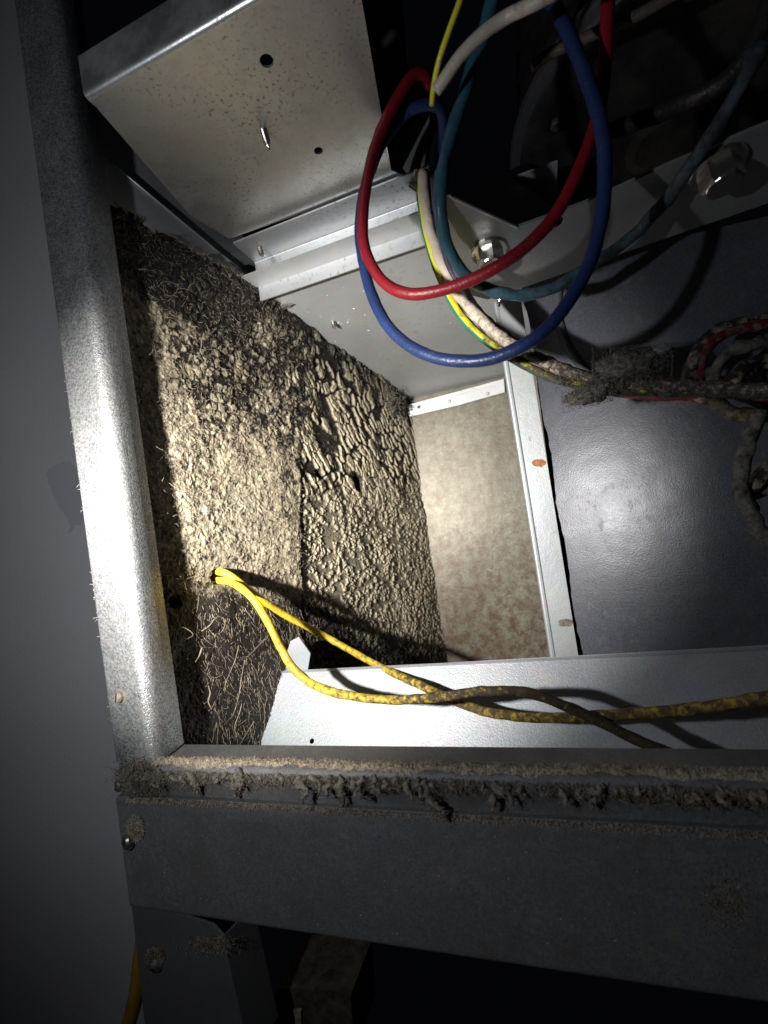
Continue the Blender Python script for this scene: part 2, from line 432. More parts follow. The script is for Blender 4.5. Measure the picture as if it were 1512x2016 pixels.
ang = np.radians(96+17*w*edge); hgt = (.6+2.4*fbm(xs/5, w*3, 31)+2.4*fbm(xs/1.9, w*6, 32))*np.sin(np.pi*np.clip(w*.96+.02, 0, 1))**.5
rr = 6.2+hgt
yy = 254+np.cos(ang)*rr-np.maximum(0, w*edge-.8)*1.5; zz = -147+np.sin(ang)*rr-np.maximum(0, w*edge-.75)*6*(.4+.9*fbm(xs/9, w, 41))
idx = np.arange(NX*NW).reshape(NX, NW)
fc = np.stack([idx[:-1, :-1], idx[1:, :-1], idx[1:, 1:], idx[:-1, 1:]], -1).reshape(-1, 4)
o = mesh_obj('dust', np.stack([xs, yy, zz], -1).reshape(-1, 3), fc, M_DUST, rail, (-100, 250, -146)); o['kind'] = 'stuff'
it = []; GP = np.stack([xs, yy, zz], -1)
for k in range(21000):
    p = GP[rng.integers(0, NX), min(NW-1, int(abs(rng.normal(0, .5))*NW) if rng.uniform() < .8 else rng.integers(0, NW))]
    it.append((p, (rng.normal(0, .9), -.5, rng.normal(.3, .8)), rng.uniform(.7, 2.4), rng.normal(0, 4)))
strands('dust_fuzz', it, M_DUST, rail, (-100, 250, -146), .19, 3)
it = []; tb = MB()
cl = [(-262, 8), (-252, 5), (-240, 7), (-214, 8), (-209, 14), (-203, 9), (-176, 6), (-160, 11), (-155, 8), (-137, 9), (-130, 15), (-124, 11), (-118, 8), (-108, 9), (-92, 9), (-86, 15), (-80, 12), (-74, 9), (-62, 7), (-49, 11), (-44, 9), (-28, 6), (-10, 6), (4, 9), (9, 7), (22, 6), (40, 8), (60, 6), (75, 6), (-222, 4), (-190, 4), (95, 8), (115, 6)]
cl += [(x, abs(rng.normal(0, 3))+1.5) for x in rng.uniform(-295, 138, 1)]+[(x, abs(rng.normal(0, 3))+1.2) for c_ in np.concatenate([rng.uniform(-290, 130, 9), rng.uniform(130, 320, 4)]) for x in rng.normal(c_, 9, rng.integers(2, 15))]
for n_c, (cx, L) in enumerate(cl):
    x = cx+rng.normal(0, 1.5); q = Vector((x, 247.6, -146.5+rng.uniform(-1.5, 2))); P = [q]
    for k in range(4):
        q = q+Vector((rng.normal(.10, .25)*L, rng.normal(-.06, .08)*L, -rng.uniform(.14, .34)*L)); P.append(q)
    r0 = .9+.13*L; P = spline(P, 1.0); m_ = len(P)
    v, f = tube_data(P, [r0*(1-.75*i/m_)*(.7+.6*random.random()) for i in range(m_)], 7, .7, n_c); tb.add(v, f)
    for p in P:
        for k in range(5): it.append((p+Vector(rng.normal(0, r0*.5, 3)), rng.normal(size=3)+np.array((0, -.3, -.4)), rng.uniform(1.2, 4), rng.normal(0, 3)))
for k in range(11500):
    x = rng.uniform(-300, 328); d_ = fbm(np.array(x/7.), np.array(2.5), 47)
    if rng.uniform() > d_*1.5-.25: continue
    it.append(((x, 247.6, -147.2+rng.uniform(-4, 3)), (rng.normal(0, .7), -.5, -.8+rng.normal(0, .5)), rng.uniform(1.2, 4.5), rng.normal(0, 3)))
o = tb.build('hanging_lint', M_LINT, rail, (-100, 247, -155), True); o['kind'] = 'stuff'
strands('lint_tufts', it, M_LINT, rail, (-100, 247, -155), .2, 4)
it = []
for k in range(4200):                                              # the matted clump in the corner
    a = rng.uniform(0, math.tau); r = abs(rng.normal(0, 1))
    it.append(((-287+14*r*math.cos(a)*.75, 248-rng.uniform(0, 6)/(1+r), -150+9*r*math.sin(a)*.75), (rng.normal(), -.7, rng.normal()), rng.uniform(1.5, 5), rng.normal(0, 4)))
strands('lint_clump', it, M_LINT, rail, (-287, 247, -150), .24, 4)
p = atY(237, 1545, 250); slot_screw(p, (-.55, -1, .1), 4.5, rail)

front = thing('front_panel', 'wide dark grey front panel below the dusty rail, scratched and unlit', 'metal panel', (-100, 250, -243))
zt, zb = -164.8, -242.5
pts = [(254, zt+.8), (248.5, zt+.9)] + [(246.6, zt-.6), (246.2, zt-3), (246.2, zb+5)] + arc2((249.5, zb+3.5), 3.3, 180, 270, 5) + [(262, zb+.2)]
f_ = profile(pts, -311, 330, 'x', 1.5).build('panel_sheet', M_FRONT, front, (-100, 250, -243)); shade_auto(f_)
it = []
for k in range(5500):
    x = -300+430*rng.uniform(0, 1)**1.6
    it.append(((x, 247.4-rng.uniform(0, 1.2), zt+rng.uniform(-2.2, 1.4)), (rng.normal(0, .8), -1, rng.normal(.2, .6)), rng.uniform(.6, 2.0), rng.normal(0, 3)))
strands('seam_dust', it, M_DUST, front, (-100, 247, zt), .2, 3)
it = []
for k in range(260):
    x = rng.uniform(-290, 140); z = rng.uniform(zb+6, zt-6)
    it.append(((x, 246.0, z), (rng.normal(), -.1, rng.normal()), rng.uniform(.5, 1.8), rng.normal(0, 2)))
strands('flecks', it, M_DUST, front, (-100, 246, -200), .22, 2)
p = atY(255, 1655, 246); slot_screw(p, (-.5, -1, .15), 5.4, front, slot=-20)
it = []
for k in range(1300):
    a = rng.uniform(0, math.tau); r = math.sqrt(rng.uniform(0, 1))
    q = atY(268+17*r*math.cos(a), 1630+24*r*math.sin(a), 245.8); it.append((q, (rng.normal(), -.8, rng.normal()), rng.uniform(1.2, 3), rng.normal(0, 2)))
strands('dust_patch', it, M_DUST, front, tuple(p), .2, 3)
it = []
for k in range(500):
    q = atY(1432+rng.normal(0, 26), 1775+rng.normal(0, 30), 246); it.append((q, (rng.normal(), -.3, rng.normal()), rng.uniform(.6, 2.2), rng.normal(0, 2)))
strands('smudge', it, M_LINT, front, tuple(q), .2, 2)

leg = thing('leg_plate', 'dark recessed plate at the lower left corner under the front panel, with a dirty screw', 'metal plate', (-300, 256, -330))
out = [atY(x, y, 254) for x, y in ((258, 1772), (300, 1782), (418, 1822), (440, 1845), (492, 2080), (292, 2080))]
plate(out, (0, 1, 0), 2).build('plate_sheet', M_DARK, leg, (-300, 256, -330))
out = [atY(440, 1845, 254), atY(492, 2080, 254), atY(492, 2080, 254)+Vector((6, 26, 0)), atY(440, 1845, 254)+Vector((6, 26, 0))]
plate(out, (-1, 0, 0), 1.5).build('edge_flange', M_DARK, leg, out[0])
p = atY(308, 1890, 254); slot_screw(p+Vector((0, -1, -2)), (.1, -1, -.6), 5.0, leg)
it = []
for k in range(1500):
    a = rng.uniform(0, math.tau); r = math.sqrt(rng.uniform(0, 1))
    q = atY(306+18*r*math.cos(a), 1882+18*r*math.sin(a), 253.5) if k < 800 else atY(418+rng.normal(0, 20), 1842+abs(rng.normal(0, 16)), 253.5)
    it.append((q, (rng.normal(), -.8, rng.normal()), rng.uniform(1, 3), rng.normal(0, 2)))
strands('dust_patch', it, M_LINT, leg, tuple(p), .2, 3)

# pump-like block low in the dark opening
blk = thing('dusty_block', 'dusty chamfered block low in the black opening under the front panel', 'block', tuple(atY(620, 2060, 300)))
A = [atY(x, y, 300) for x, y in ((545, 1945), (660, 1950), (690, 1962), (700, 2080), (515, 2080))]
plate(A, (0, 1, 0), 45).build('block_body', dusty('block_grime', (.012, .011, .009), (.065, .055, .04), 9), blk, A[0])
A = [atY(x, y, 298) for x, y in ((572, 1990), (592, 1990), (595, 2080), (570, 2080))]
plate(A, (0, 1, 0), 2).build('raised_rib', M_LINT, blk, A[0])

# ------------------------------------------------------------------ insulation on the left wall
NY, NZ = 560, 640
Yv = 268+(760-268)*np.linspace(0, 1, NY)**1.12
ztop = 265-.187*(Yv-426)
t = np.linspace(0, 1, NZ)[None, :]
Yg = Yv[:, None]+0*t; Zg = -300+(ztop[:, None]+300)*t
s_ = Yg
wx = Yg+6*(fbm(Yg/22, Zg/22, 51)-.5); wz = Zg+6*(fbm(Yg/22, Zg/22, 55)-.5)
seam = 463+(Zg-55)*.20+10*(fbm(Yg*0, Zg/26, 58)-.5)+4*(fbm(Yg*0, Zg/5, 57)-.5)
right = sstep(-3, 3, Yg-seam)
rot = -.52
uu, vv = wx*math.cos(rot)-wz*math.sin(rot), wx*math.sin(rot)+wz*math.cos(rot)
softl = sstep(60, 130, Zg)
right = sstep(-3-26*softl, 3+26*softl, Yg-seam+softl*110*(fbm(Yg/26, Zg/26, 59)-.5))
big = sstep(20, 80, Zg+70*(fbm(Yg/45, Zg/45, 60)-.5))*sstep(425, 470, Yg)     # where the large flakes are
wx2 = uu+13*(fbm(Yg/30, Zg/30, 63)-.5)+5*(fbm(Yg/7, Zg/7, 64)-.5); wz2 = vv+13*(fbm(Yg/30, Zg/30, 65)-.5)+5*(fbm(Yg/7, Zg/7, 66)-.5)
f1, f2, c1, tilt = worley(wx2/9.5, wz2/24, 61, True); crk = .03+.26*sstep(.35, .7, fbm(Yg/35, Zg/35, 67)); fl = sstep(crk*.5, crk+.10, f2-f1)
g1, g2, c2 = worley(wx/5.6+1.2*(fbm(Yg/4, Zg/4, 73)-.5), wz/7.5+1.2*(fbm(Yg/4, Zg/4, 74)-.5), 71); bead = sstep(.03, .34, g2-g1)*sstep(.36, .5, fbm(wx/6, wz/8, 75))
def ridge(wl, sd): return 1-sstep(.0, .075, np.abs(vnoise(wx/wl+.8*fbm(wx/2.5, wz/2.5, sd+3), wz/wl, sd)-.5))
worm = np.maximum(np.maximum(ridge(4.6, 81), .85*ridge(3.3, 82)), .8*ridge(6.5, 84)); c3 = fbm(wx/9, wz/9, 85)
k1, k2, c4 = worley(wx/6.5, wz/8.5, 86)
lostbig = sstep(.10, .20, c1+.5*(fbm(Yg/40, Zg/40, 62)-.5)); lostbead = sstep(.16, .28, c2+.5*(fbm(Yg/30, Zg/30, 72)-.5))
topgap = ztop[:, None]-Zg
hb = fl*lostbig*(2.9+1.5*c1-3.4*tilt*(.3+.7*_hash(np.floor(c1*4096), np.floor(c1*64), 3))+1.2*(fbm(Yg/4, Zg/4, 68)-.5)); hs = bead*lostbead*(1.6+1.3*c2)
left_rough = sstep(70, 150, Zg+40*(fbm(Yg/40, Zg/40, 87)-.5))*sstep(290, 380, Yg)
hl = worm*(.6+.5*c3)+3.2*fbm(wx/17, wz/17, 83)+.7*fbm(wx/4, wz/4, 88)
hl = hl+left_rough*sstep(.05, .25, k2-k1)*sstep(.3, .45, c4)*2.0
H = (hb*big+hs*(1-big*.9))*right+(hl+1.5)*(1-right)
H = H+.7*fbm(wx/3, wz/3, 89)
groove = np.exp(-((Yg-seam)/1.8)**2)*sstep(90, 40, Zg); H = H-6*groove
H = H+10*np.exp(-(topgap/45)**2)*sstep(330, 420, Yg)*sstep(780, 600, Yg)+7*(fbm(Yg/60, Zg/60, 90)-.5)
H = H+3.5*fbm(wx/5, wz/5, 91)*np.exp(-(topgap/22)**2)
# dust cover, with the dark above the torch beam painted in
D_ = (.52+.18*worm+.40*(c3-.5)-.30*sstep(.55, .72, fbm(wx/3.2, wz/3.2, 94)))*(1-right)+right*(.92*fl*lostbig*big+(1-big)*(.40+.42*bead*lostbead))
rag = sstep(26, 4, np.abs(Yg-seam+10))*sstep(.52, .62, fbm(Yg/7, Zg/12, 93))*sstep(-60, -20, Zg)
D_ = D_-.6*rag
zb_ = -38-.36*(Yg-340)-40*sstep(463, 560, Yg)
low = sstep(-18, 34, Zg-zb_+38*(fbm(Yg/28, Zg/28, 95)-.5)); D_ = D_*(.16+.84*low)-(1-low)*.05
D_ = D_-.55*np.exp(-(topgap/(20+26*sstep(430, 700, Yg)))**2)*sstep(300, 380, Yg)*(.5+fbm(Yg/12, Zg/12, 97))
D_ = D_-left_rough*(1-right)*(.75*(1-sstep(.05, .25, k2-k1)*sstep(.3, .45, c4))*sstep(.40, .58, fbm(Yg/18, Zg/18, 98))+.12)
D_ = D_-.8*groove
D_ = D_-.75*sstep(78, 50, topgap+22*(fbm(Yg/16, Zg/16, 96)-.5))*sstep(420, 380, Yg)  # dust taken away to paint the dark above the beam's upper edge
for (cy, cz, r, dep) in ((339.2, -23.7, 6.3, 34), (296, -36, 4.5, 3), (498, 70, 6, 6), (575, 60, 9, 6)):
    d = np.hypot(Yg-cy, (Zg-cz)/(1.0 if r < 7 else 1.4)); d = d+(0 if dep > 30 else 3*(fbm(Yg/5, Zg/5, 99)-.5)); m_ = sstep(r+.9, r-.4, d)
    H = H*(1-m_)-dep*m_; D_ = D_-1.1*sstep(r+1.2, r-.2, d)*(1 if dep < 30 else .9)
H = H*sstep(0, 4, Yg-268+2)
NRM = np.array((.973, -.231, 0.)); 
Xg = -290+.238*(Yg-275)
Pn = np.stack([Xg, Yg, Zg], -1)+NRM*H[..., None]
idx = np.arange(NY*NZ).reshape(NY, NZ)
fc = np.stack([idx[:-1, :-1], idx[1:, :-1], idx[1:, 1:], idx[:-1, 1:]], -1).reshape(-1, 4)
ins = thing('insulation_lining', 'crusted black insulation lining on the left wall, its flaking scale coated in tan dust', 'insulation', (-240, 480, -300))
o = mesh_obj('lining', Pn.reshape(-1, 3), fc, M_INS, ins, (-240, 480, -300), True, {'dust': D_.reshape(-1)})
mb = MB(); mb.add([(-280, 330, -300), (-178, 760, -300), (-178, 760, 206), (-280, 330, 284), (-292, 330, -300), (-190, 760, -300), (-190, 760, 206), (-292, 330, 284)],
    [[0, 1, 2, 3], [4, 7, 6, 5], [0, 4, 5, 1], [3, 2, 6, 7]])
for v in mb.v[:4]: v.x -= 36
for v in mb.v[4:]: v.x -= 36
mb.build('backing_board', M_BLACK, ins, (-240, 480, -300))
def surf(y, z):
    i = int(np.clip(np.searchsorted(Yv, y), 0, NY-1)); k = int(np.clip((z+300)/(ztop[i]+300)*(NZ-1), 0, NZ-1)); return Pn[i, k]
it = []; n_ = 0
while n_ < 9000:
    y = 272+rng.uniform(0, 1)**1.1*205; z = rng.uniform(-190, 300)
    dens = 1 if z > -40 else .8
    if y > 462: dens *= .25
    if rng.uniform() > dens: continue
    p = surf(y, z); t1 = np.array((.238, .971, 0.)); a = rng.uniform(0, math.tau)
    d = t1*math.cos(a)+np.array((0, 0, 1.))*math.sin(a)+NRM*rng.uniform(.05, .5)
    if z < -45-.3*(y-340) and rng.uniform() < .75:
        d = t1*rng.normal(0, .45)+np.array((0, 0, -1.))+NRM*rng.uniform(-.02, .25)
        it.append((p+NRM*.3, d, 2+12*rng.uniform()**2.2, rng.normal(0, .9))); n_ += 1; continue
    it.append((p+NRM*.3, d, rng.uniform(1.8, 4.5) if rng.uniform() < .93 else rng.uniform(7, 17), rng.normal(0, 2.2))); n_ += 1
strands('fibre_nap', it, M_FIBRE, ins, (-270, 380, 0), .14, 4)
it = []
for k in range(2200):
    y = 470+280*rng.uniform(0, 1); z = rng.uniform(-200, 260-.187*(y-426)); p = surf(y, z); a = rng.uniform(0, math.tau)
    it.append((p+NRM*.2, np.array((.238, .971, 0.))*math.cos(a)+np.array((0, 0, 1.))*math.sin(a)+NRM*.3, rng.uniform(3, 8), rng.normal(0, 2)))
strands('scale_fuzz', it, M_LINT, ins, (-230, 600, 0), .2, 3)
M_CURL = dusty('dirty_fibre', (.16, .13, .095), (.36, .30, .225), 9)
def curl(pxs, r, off, mat=M_CURL, name='loose_fibre'):
    P = [onW(x, y, off+random.uniform(-1, 2)) for x, y in pxs]; P = spline(P, 1.5)
    v, f = tube_data(P, [.62*r*(1-.5*i/len(P)) for i in range(len(P))], 6, .5, len(pxs)); mb = MB(); mb.add(v, f); return mb.build(name, mat, ins, P[0])
curl([(397, 1243), (412, 1232), (425, 1216), (438, 1216), (443, 1228), (436, 1244), (420, 1250)], .6, 9)
curl([(470, 1270), (463, 1300), (450, 1330), (440, 1360)], .4, 9)
curl([(482, 1300), (476, 1330), (470, 1370), (460, 1405), (452, 1415)], .55, 9)
curl([(410, 1350), (414, 1365), (410, 1380), (416, 1395)], .7, 9)
curl([(398, 1275), (393, 1290), (385, 1303)], .8, 9)
curl([(522, 1258), (505, 1275), (488, 1292), (470, 1300)], .5, 9)
curl([(345, 1245), (360, 1235), (380, 1250), (352, 1265)], .45, 9)
curl([(476, 1385), (472, 1402), (462, 1432), (468, 1450)], .5, 9)
curl([(500, 1420), (485, 1445), (470, 1470)], .4, 9)
curl([(402, 655), (397, 670), (395, 690), (385, 705)], .5, 9)
curl([(273, 530), (285, 531), (303, 533)], .6, 9)
# broken lump at the far top corner
it = []
for k in range(500):
    q = onW(778+rng.normal(0, 8), 792+rng.normal(0, 12), 6+abs(rng.normal(0, 7))); it.append((q, rng.normal(size=3), rng.uniform(4, 13), rng.normal(0, 2)))
strands('loose_lump', it, M_LINT, ins, tuple(onW(778, 792)), .8, 4)

# ------------------------------------------------------------------ top of the left wall: flange strips
led = thing('wall_flange', 'narrow folded metal flange running back along the top of the insulation', 'metal flange', tuple(onW(300, 450)))
plate([onW(x, y, 5) for x, y in ((185, 292), (435, 500), (515, 563), (575, 628), (520, 606), (222, 405), (200, 388))], (-1, .2, 0), 1.6).build('lower_strip', M_DULL, led, onW(300, 430, 5))
q = MB(); v, f = tube_data([onW(190, 296, 6), onW(320, 404, 6), onW(435, 500, 6), onW(512, 560, 6)], .8, 8); q.add(v, f); q.build('rolled_lip', M_BRKT, led, onW(300, 390, 6), True)
P = [onW(x, y, 2) for x, y in ((150, 170), (185, 292), (435, 500), (570, 620), (600, 560), (420, 420), (230, 200))]
plate(P, (-1, .2, 0), 1.6).build('upper_strip', M_DULL, led, onW(300, 380, 2))

# ------------------------------------------------------------------ ceiling plate with two holes
ZA = 295
cp = thing('ceiling_plate', 'shiny speckled ceiling plate at top left with two drilled holes and a screw point', 'metal plate', (-140, 300, ZA))
out = [atZ(x, y, ZA) for x, y in ((170, 190), (375, 425), (452, 470), (838, 336), (770, 335), (712, 0))]
out[0] = Vector((-227, 228, ZA)); out += [Vector((-46, 228, ZA))]
out[3] = Vector((-45, 394, ZA)); out[4] = atZ(770, 335, ZA); out[5] = atZ(712, 0, ZA)
pl_ = plate([out[0], out[1], out[2], atZ(800, 349, ZA), out[4], out[5], out[6]], (0, 0, 1), 1.6, [(atZ(525, 120, ZA), 4.3), (atZ(627, 297, ZA), 3.5)])
profile([(228, ZA)]+arc2((225, ZA+4), 4, 270, 180, 8)[0:]+[(221, ZA+26)], -227.5, -46, 'x', -1.6, pl_)
o = pl_.build('plate_sheet', M_CEIL, cp, (-140, 300, ZA)); shade_auto(o)
b = atZ(519, 256, ZA); screw_tip(b, (atZ(519, 256, ZA)*-.0+Vector((.16, -.05, -1))), 17, 2.6, cp)

br = thing('angle_bracket', 'folded galvanised angle bracket hanging from the rear edge of the ceiling plate', 'bracket', (-140, 415, 272))
Y0, Y1 = 383, 421
pts = [(Y0, ZA-1.8)]+[(Y1-3, ZA-2)]+arc2((Y1-3, ZA-5), 3, 90, 0, 4)[1:]+[(Y1, 250)]
xl = -236
mb = profile(pts, xl, -40, 'x', -1.6); o = mb.build('bracket_sheet', M_BRKT, br, (-140, 415, 272)); shade_auto(o)
b = atZ(512, 488, ZA-3.6); screw_tip(b, (.22, -.1, -1), 11, 3.0, br)

# ------------------------------------------------------------------ rear ceiling, white strip, back wall, column, side panel
rc = thing('rear_ceiling', 'pale flat rear ceiling sheet above the insulation with screw points and paint flecks', 'metal sheet', (-110, 590, 230))
def dz(y): return 263-.185*(y-426)
plate([(-290, 400, dz(400)), (60, 400, dz(400)), (60, 764, dz(764)), (-200, 764, dz(764))], (0, 0, 1), 2).build('ceiling_sheet', M_DULL, rc, (-110, 590, 230))
b = onD(548, 604, 1); e = atY(580, 596, b.y-2); screw_tip(b, e-b+Vector((0, 0, -2)), 19, 3.0, rc)
b = onD(656, 633, 0); screw_tip(b, (.12, -.2, -1), 11, 2.6, rc)
b = onD(722, 750, 0); screw_tip(b, (1, -.2, -.3), 14, 2.8, rc)
it = []
for k in range(60):
    q = onD(rng.normal(690, 80), rng.normal(640, 45), .2); it.append((q, (rng.normal(), rng.normal(), 0), rng.uniform(1, 4), rng.normal(0, 1)))
strands('paint_flecks', it, M_STRIP, rc, tuple(onD(690, 640)), .4, 2)

st = thing('edge_strip', 'short white metal edge strip between the rear ceiling and the stained back sheet', 'metal strip', (-95, 748, 185))
P = [atY(x, y, 748) for x, y in ((800, 800), (992, 748), (994, 772), (905, 797), (806, 820), (797, 812))]
plate(P, (0, 1, 0), 3, [(atY(825, 801, 748), 3.2)]).build('strip_sheet', M_STRIP, st, (-95, 748, 185))
P = [atY(x, y, 746.5) for x, y in ((800, 798), (992, 746), (992, 752), (800, 805))]
plate(P, (0, 1, 0), 1.2).build('folded_lip', M_STRIP, st, P[0])
for x, y in ((885, 790), (960, 775)):
    p = atY(x, y, 747.5); v, f = lathe(p, (0, -1, 0), [(-1, 3), (1, 2.6), (1.8, 1)], 10); mb = MB(); mb.add(v, f); mb.build('rivet', M_STRIP, st, p, True)

bw = thing('back_sheet', 'stained back sheet with brown rust mottling, deep inside between insulation and upright', 'metal sheet', (-80, 756, -300))
mb = MB(); mb.box((-75, 757, -45), (125, 2, 255)); mb.build('sheet', M_BACK, bw, (-80, 756, -40))

cl_ = thing('upright_channel', 'pale upright channel right of the stained back sheet, with one rust spot and a smudge', 'metal channel', (6, 452, -185))
YC = 450
xa, xb = -.0155*YC, .040*YC
pts = [(xa+1, YC+60), (xa, YC+3)] + arc2((xa+2.5, YC+1), 2.5, 180, 270, 5) + [(xa+4.5, YC-1.2), (xa+5.5, YC)] + [(xb, YC)]
mb = profile(pts, -180, 192, 'z', 1.6)
o = mb.build('channel_sheet', M_COLUMN, cl_, (6, 452, -185)); shade_auto(o, 25)
P = [atY(x, y, 449) for x, y in ((985, 590), (1018, 585), (1030, 640), (1048, 700), (1008, 700), (978, 640))]
plate(P, (0, 1, 0), 1).build('top_tab', M_COLUMN, cl_, P[0])
for x, y, w_, h_, m_ in ((1061, 911, 13, 8, M_RUST), (1113, 1226, 15, 8, M_LINT)):
    P = [atY(x+w_*math.cos(a)*(1+random.uniform(-.15, .15)), y+h_*math.sin(a)*(1+random.uniform(-.2, .2)), 449.2) for a in [k*math.tau/20 for k in range(20)]]
    plate(P, (0, 1, 0), .5).build('rust_spot' if m_ == M_RUST else 'smudge', m_, cl_, P[0])

# side panel right of the channel, turned a little towards the left
PN = Vector((-.34, -.94, .05)).normalized(); PP = Vector((xb, YC+2.5, 0))
def onP(x, y, off=0): return on(x, y, PN, PP+PN*off)
sd = thing('side_panel', 'large blue-grey sheet metal panel on the right with a soft torch glint', 'metal panel', tuple(PP+Vector((60, -10, -190))))
jag = [onP(1035+ (1146-1035)*((y-600)/690)+random.uniform(-1.5, 1.5)+2.5*math.sin(y*.03), y) for y in range(585, 1300, 14)]
L0 = len(jag)
plate(jag+[onP(1141, 1330), onP(2050, 1330), onP(2050, 300), onP(1020, 540)], (.2, 1, 0), 2).build('panel_sheet', M_SIDE, sd, (60, 440, 0))
it = []
for k in range(260):
    it.append((onP(rng.uniform(1150, 1510), rng.uniform(780, 1270), .3), (rng.normal(), 0, rng.normal()), rng.uniform(.3, 1.3), rng.normal(0, 2)))
strands('dust_flecks', it, M_LINT, sd, tuple(onP(1300, 1000)), .22, 2)
P = [atY(x, y, 462) for x, y in ((1036, 580), (1090, 580), (1185, 1310), (1128, 1310))]
plate(P, (0, 1, 0), 1).build('seam_dark_backing', M_BLACK, sd, P[0])  # black strip put in behind the seam so the gap reads dark
# added raised arc imitating the wire loops' shadow, partly hidden by the cables
ring = []
for k in range(40):
    a = math.radians(95+ (250-95)*k/39); ring.append(onP(1250+190*math.cos(a)*.8, 600-165*math.sin(a), 1.0))
v, f = tube_data(ring, 4.0, 8); mb = MB(); mb.add(v, f); mb.build('loop_shadow_arc', M_SIDE, sd, ring[0], True)

# ------------------------------------------------------------------ slanted shelf panel and its tab
sh = thing('sloping_shelf', 'bright pale sloping panel along the bottom behind the yellow wires', 'metal panel', (-60, 370, -185))
SN = Vector((0, -52.3, 35.3)).normalized(); SP = Vector((0, 392.2, -129.2))
def onS(x, y, off=0): return on(x, y, SN, SP+SN*off)
e = []
for k in range(40):
    q = k/39; x = 548-46*q-2*math.sin(q*9); y = 1323+150*q
    e.append(onS(x+random.uniform(-1.5, 1.5), y))
plate(e+[onS(495, 1500), onS(2050, 1500), onS(2050, 1240)], (0, 1, -.7), 2, [(onS(614, 1459), 2.2)]).build('shelf_sheet', M_SHELF, sh, (-60, 375, -160))
P = [atY(x, y, 397) for x, y in ((553, 1324), (572, 1262), (588, 1254), (611, 1287), (606, 1318))]
plate(P, (0, 1, 0), 1.6).build('corner_tab', M_SHELF, sh, P[0])
profile([(391, -128.6), (393, -127.6), (396, -130), (400, -134)], e[0].x, 235, 'x', -1.2).build('rear_lip', M_SHELF, sh, (-60, 395, -129))
it = []
for k in range(260):
    q = rng.uniform(0, 1); p = onS(546-46*q+rng.normal(0, 3), 1325+150*q, .5); it.append((p, (rng.normal(-.3, .8), -.6, rng.normal(0, .8)), rng.uniform(2, 6), rng.normal(0, 2)))
strands('edge_lint', it, M_DKLINT, sh, tuple(e[10]), .6, 3)

# ------------------------------------------------------------------ blower bracket, motor, upright plate (dark upper right)
BN = Vector((0, -.2, -.98)); BP = Vector((0, 383, 178))
def onB(x, y, off=0): return on(x, y, BN, BP+BN*off)
bb = thing('blower_bracket', 'grey slanted mounting bracket at upper right holding two hex bolts', 'bracket', tuple(onB(1100, 480)))
oc = onB(1092, 441)
P = [onB(x, y) for x, y in ((866, 378), (885, 385), (1020, 447), (1150, 400), (1330, 318), (1640, 190), (1850, 95), (1850, 268), (1640, 350), (1512, 400), (960, 590), (908, 576), (876, 490))]
bmesh_ = plate(P, (0, 1, 0), 2, [(oc, 6)])
bmesh_.build('bracket_sheet', M_BLOWER, bb, (60, 390, 220))
E0, E1 = onB(884, 383, -2), onB(1020, 445, -2); E2 = atY(1033, 322, 455); EN = (E1-E0).cross(E2-E0)
P = [E0, E1]+[on(x, y, EN, E0) for x, y in ((1178, 396), (1215, 315), (1033, 322))]
plate(P, (0, 1, 0), 1.6).build('folded_top', M_BLOWER, bb, P[0])
q = MB(); v, f = tube_data(spline([onB(885, 386, .2), onB(950, 416, .2), onB(1020, 448, .2)], 4), .9, 6); q.add(v, f); q.build('bright_edge', M_BRKT, bb, P[0])
hex_bolt(onB(962, 492), BN, 10, bb)
hex_bolt(onB(1412, 326), BN, 11.5, bb)
screw_tip(onB(985, 585), (-.3, -.2, -1), 9, 2.2, bb)

up_ = thing('upright_plate', 'dark grey upright plate right of the shiny ceiling plate, behind the red loop', 'metal plate', tuple(atY(780, 330, 396)))
P = [atY(x, y, 396) for x, y in ((690, -60), (788, -60), (800, 120), (845, 200), (850, 380), (832, 385), (765, 340))]
plate(P, (0, 1, 0), 2).build('plate_sheet', M_DARK, up_, P[0])
P = [atY(x, y, 393) for x, y in ((768, 330), (775, 290), (838, 205), (850, 210), (846, 385), (832, 383))]
plate(P, (.3, 1, 0), 1.5).build('bent_tab', M_BLOWER, up_, P[0])

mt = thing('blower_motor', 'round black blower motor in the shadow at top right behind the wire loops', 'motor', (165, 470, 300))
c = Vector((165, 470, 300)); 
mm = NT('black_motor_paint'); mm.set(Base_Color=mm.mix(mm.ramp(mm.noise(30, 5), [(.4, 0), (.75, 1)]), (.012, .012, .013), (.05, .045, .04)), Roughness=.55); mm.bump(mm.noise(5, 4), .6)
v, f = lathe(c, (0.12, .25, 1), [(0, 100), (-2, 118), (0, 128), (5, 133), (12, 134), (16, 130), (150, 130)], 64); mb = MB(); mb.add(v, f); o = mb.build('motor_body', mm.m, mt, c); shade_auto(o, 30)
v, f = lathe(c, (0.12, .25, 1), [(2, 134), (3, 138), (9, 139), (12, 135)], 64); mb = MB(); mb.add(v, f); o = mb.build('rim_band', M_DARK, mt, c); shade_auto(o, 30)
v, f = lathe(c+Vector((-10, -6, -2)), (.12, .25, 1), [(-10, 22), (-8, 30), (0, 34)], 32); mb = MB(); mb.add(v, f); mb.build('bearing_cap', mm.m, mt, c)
for a in range(6):
    p = c+Vector((105*math.cos(a*1.047+.4), 105*math.sin(a*1.047+.4), 0)); p.z = c.z-(p-c).dot(Vector((.12, .25, 0)))-2
    v, f = lathe(p, (-.12, -.25, -1), [(-1, 5), (3, 5), (4, 4)], 6); mb = MB(); mb.add(v, f); mb.build('motor_screw', M_DARK, mt, p)

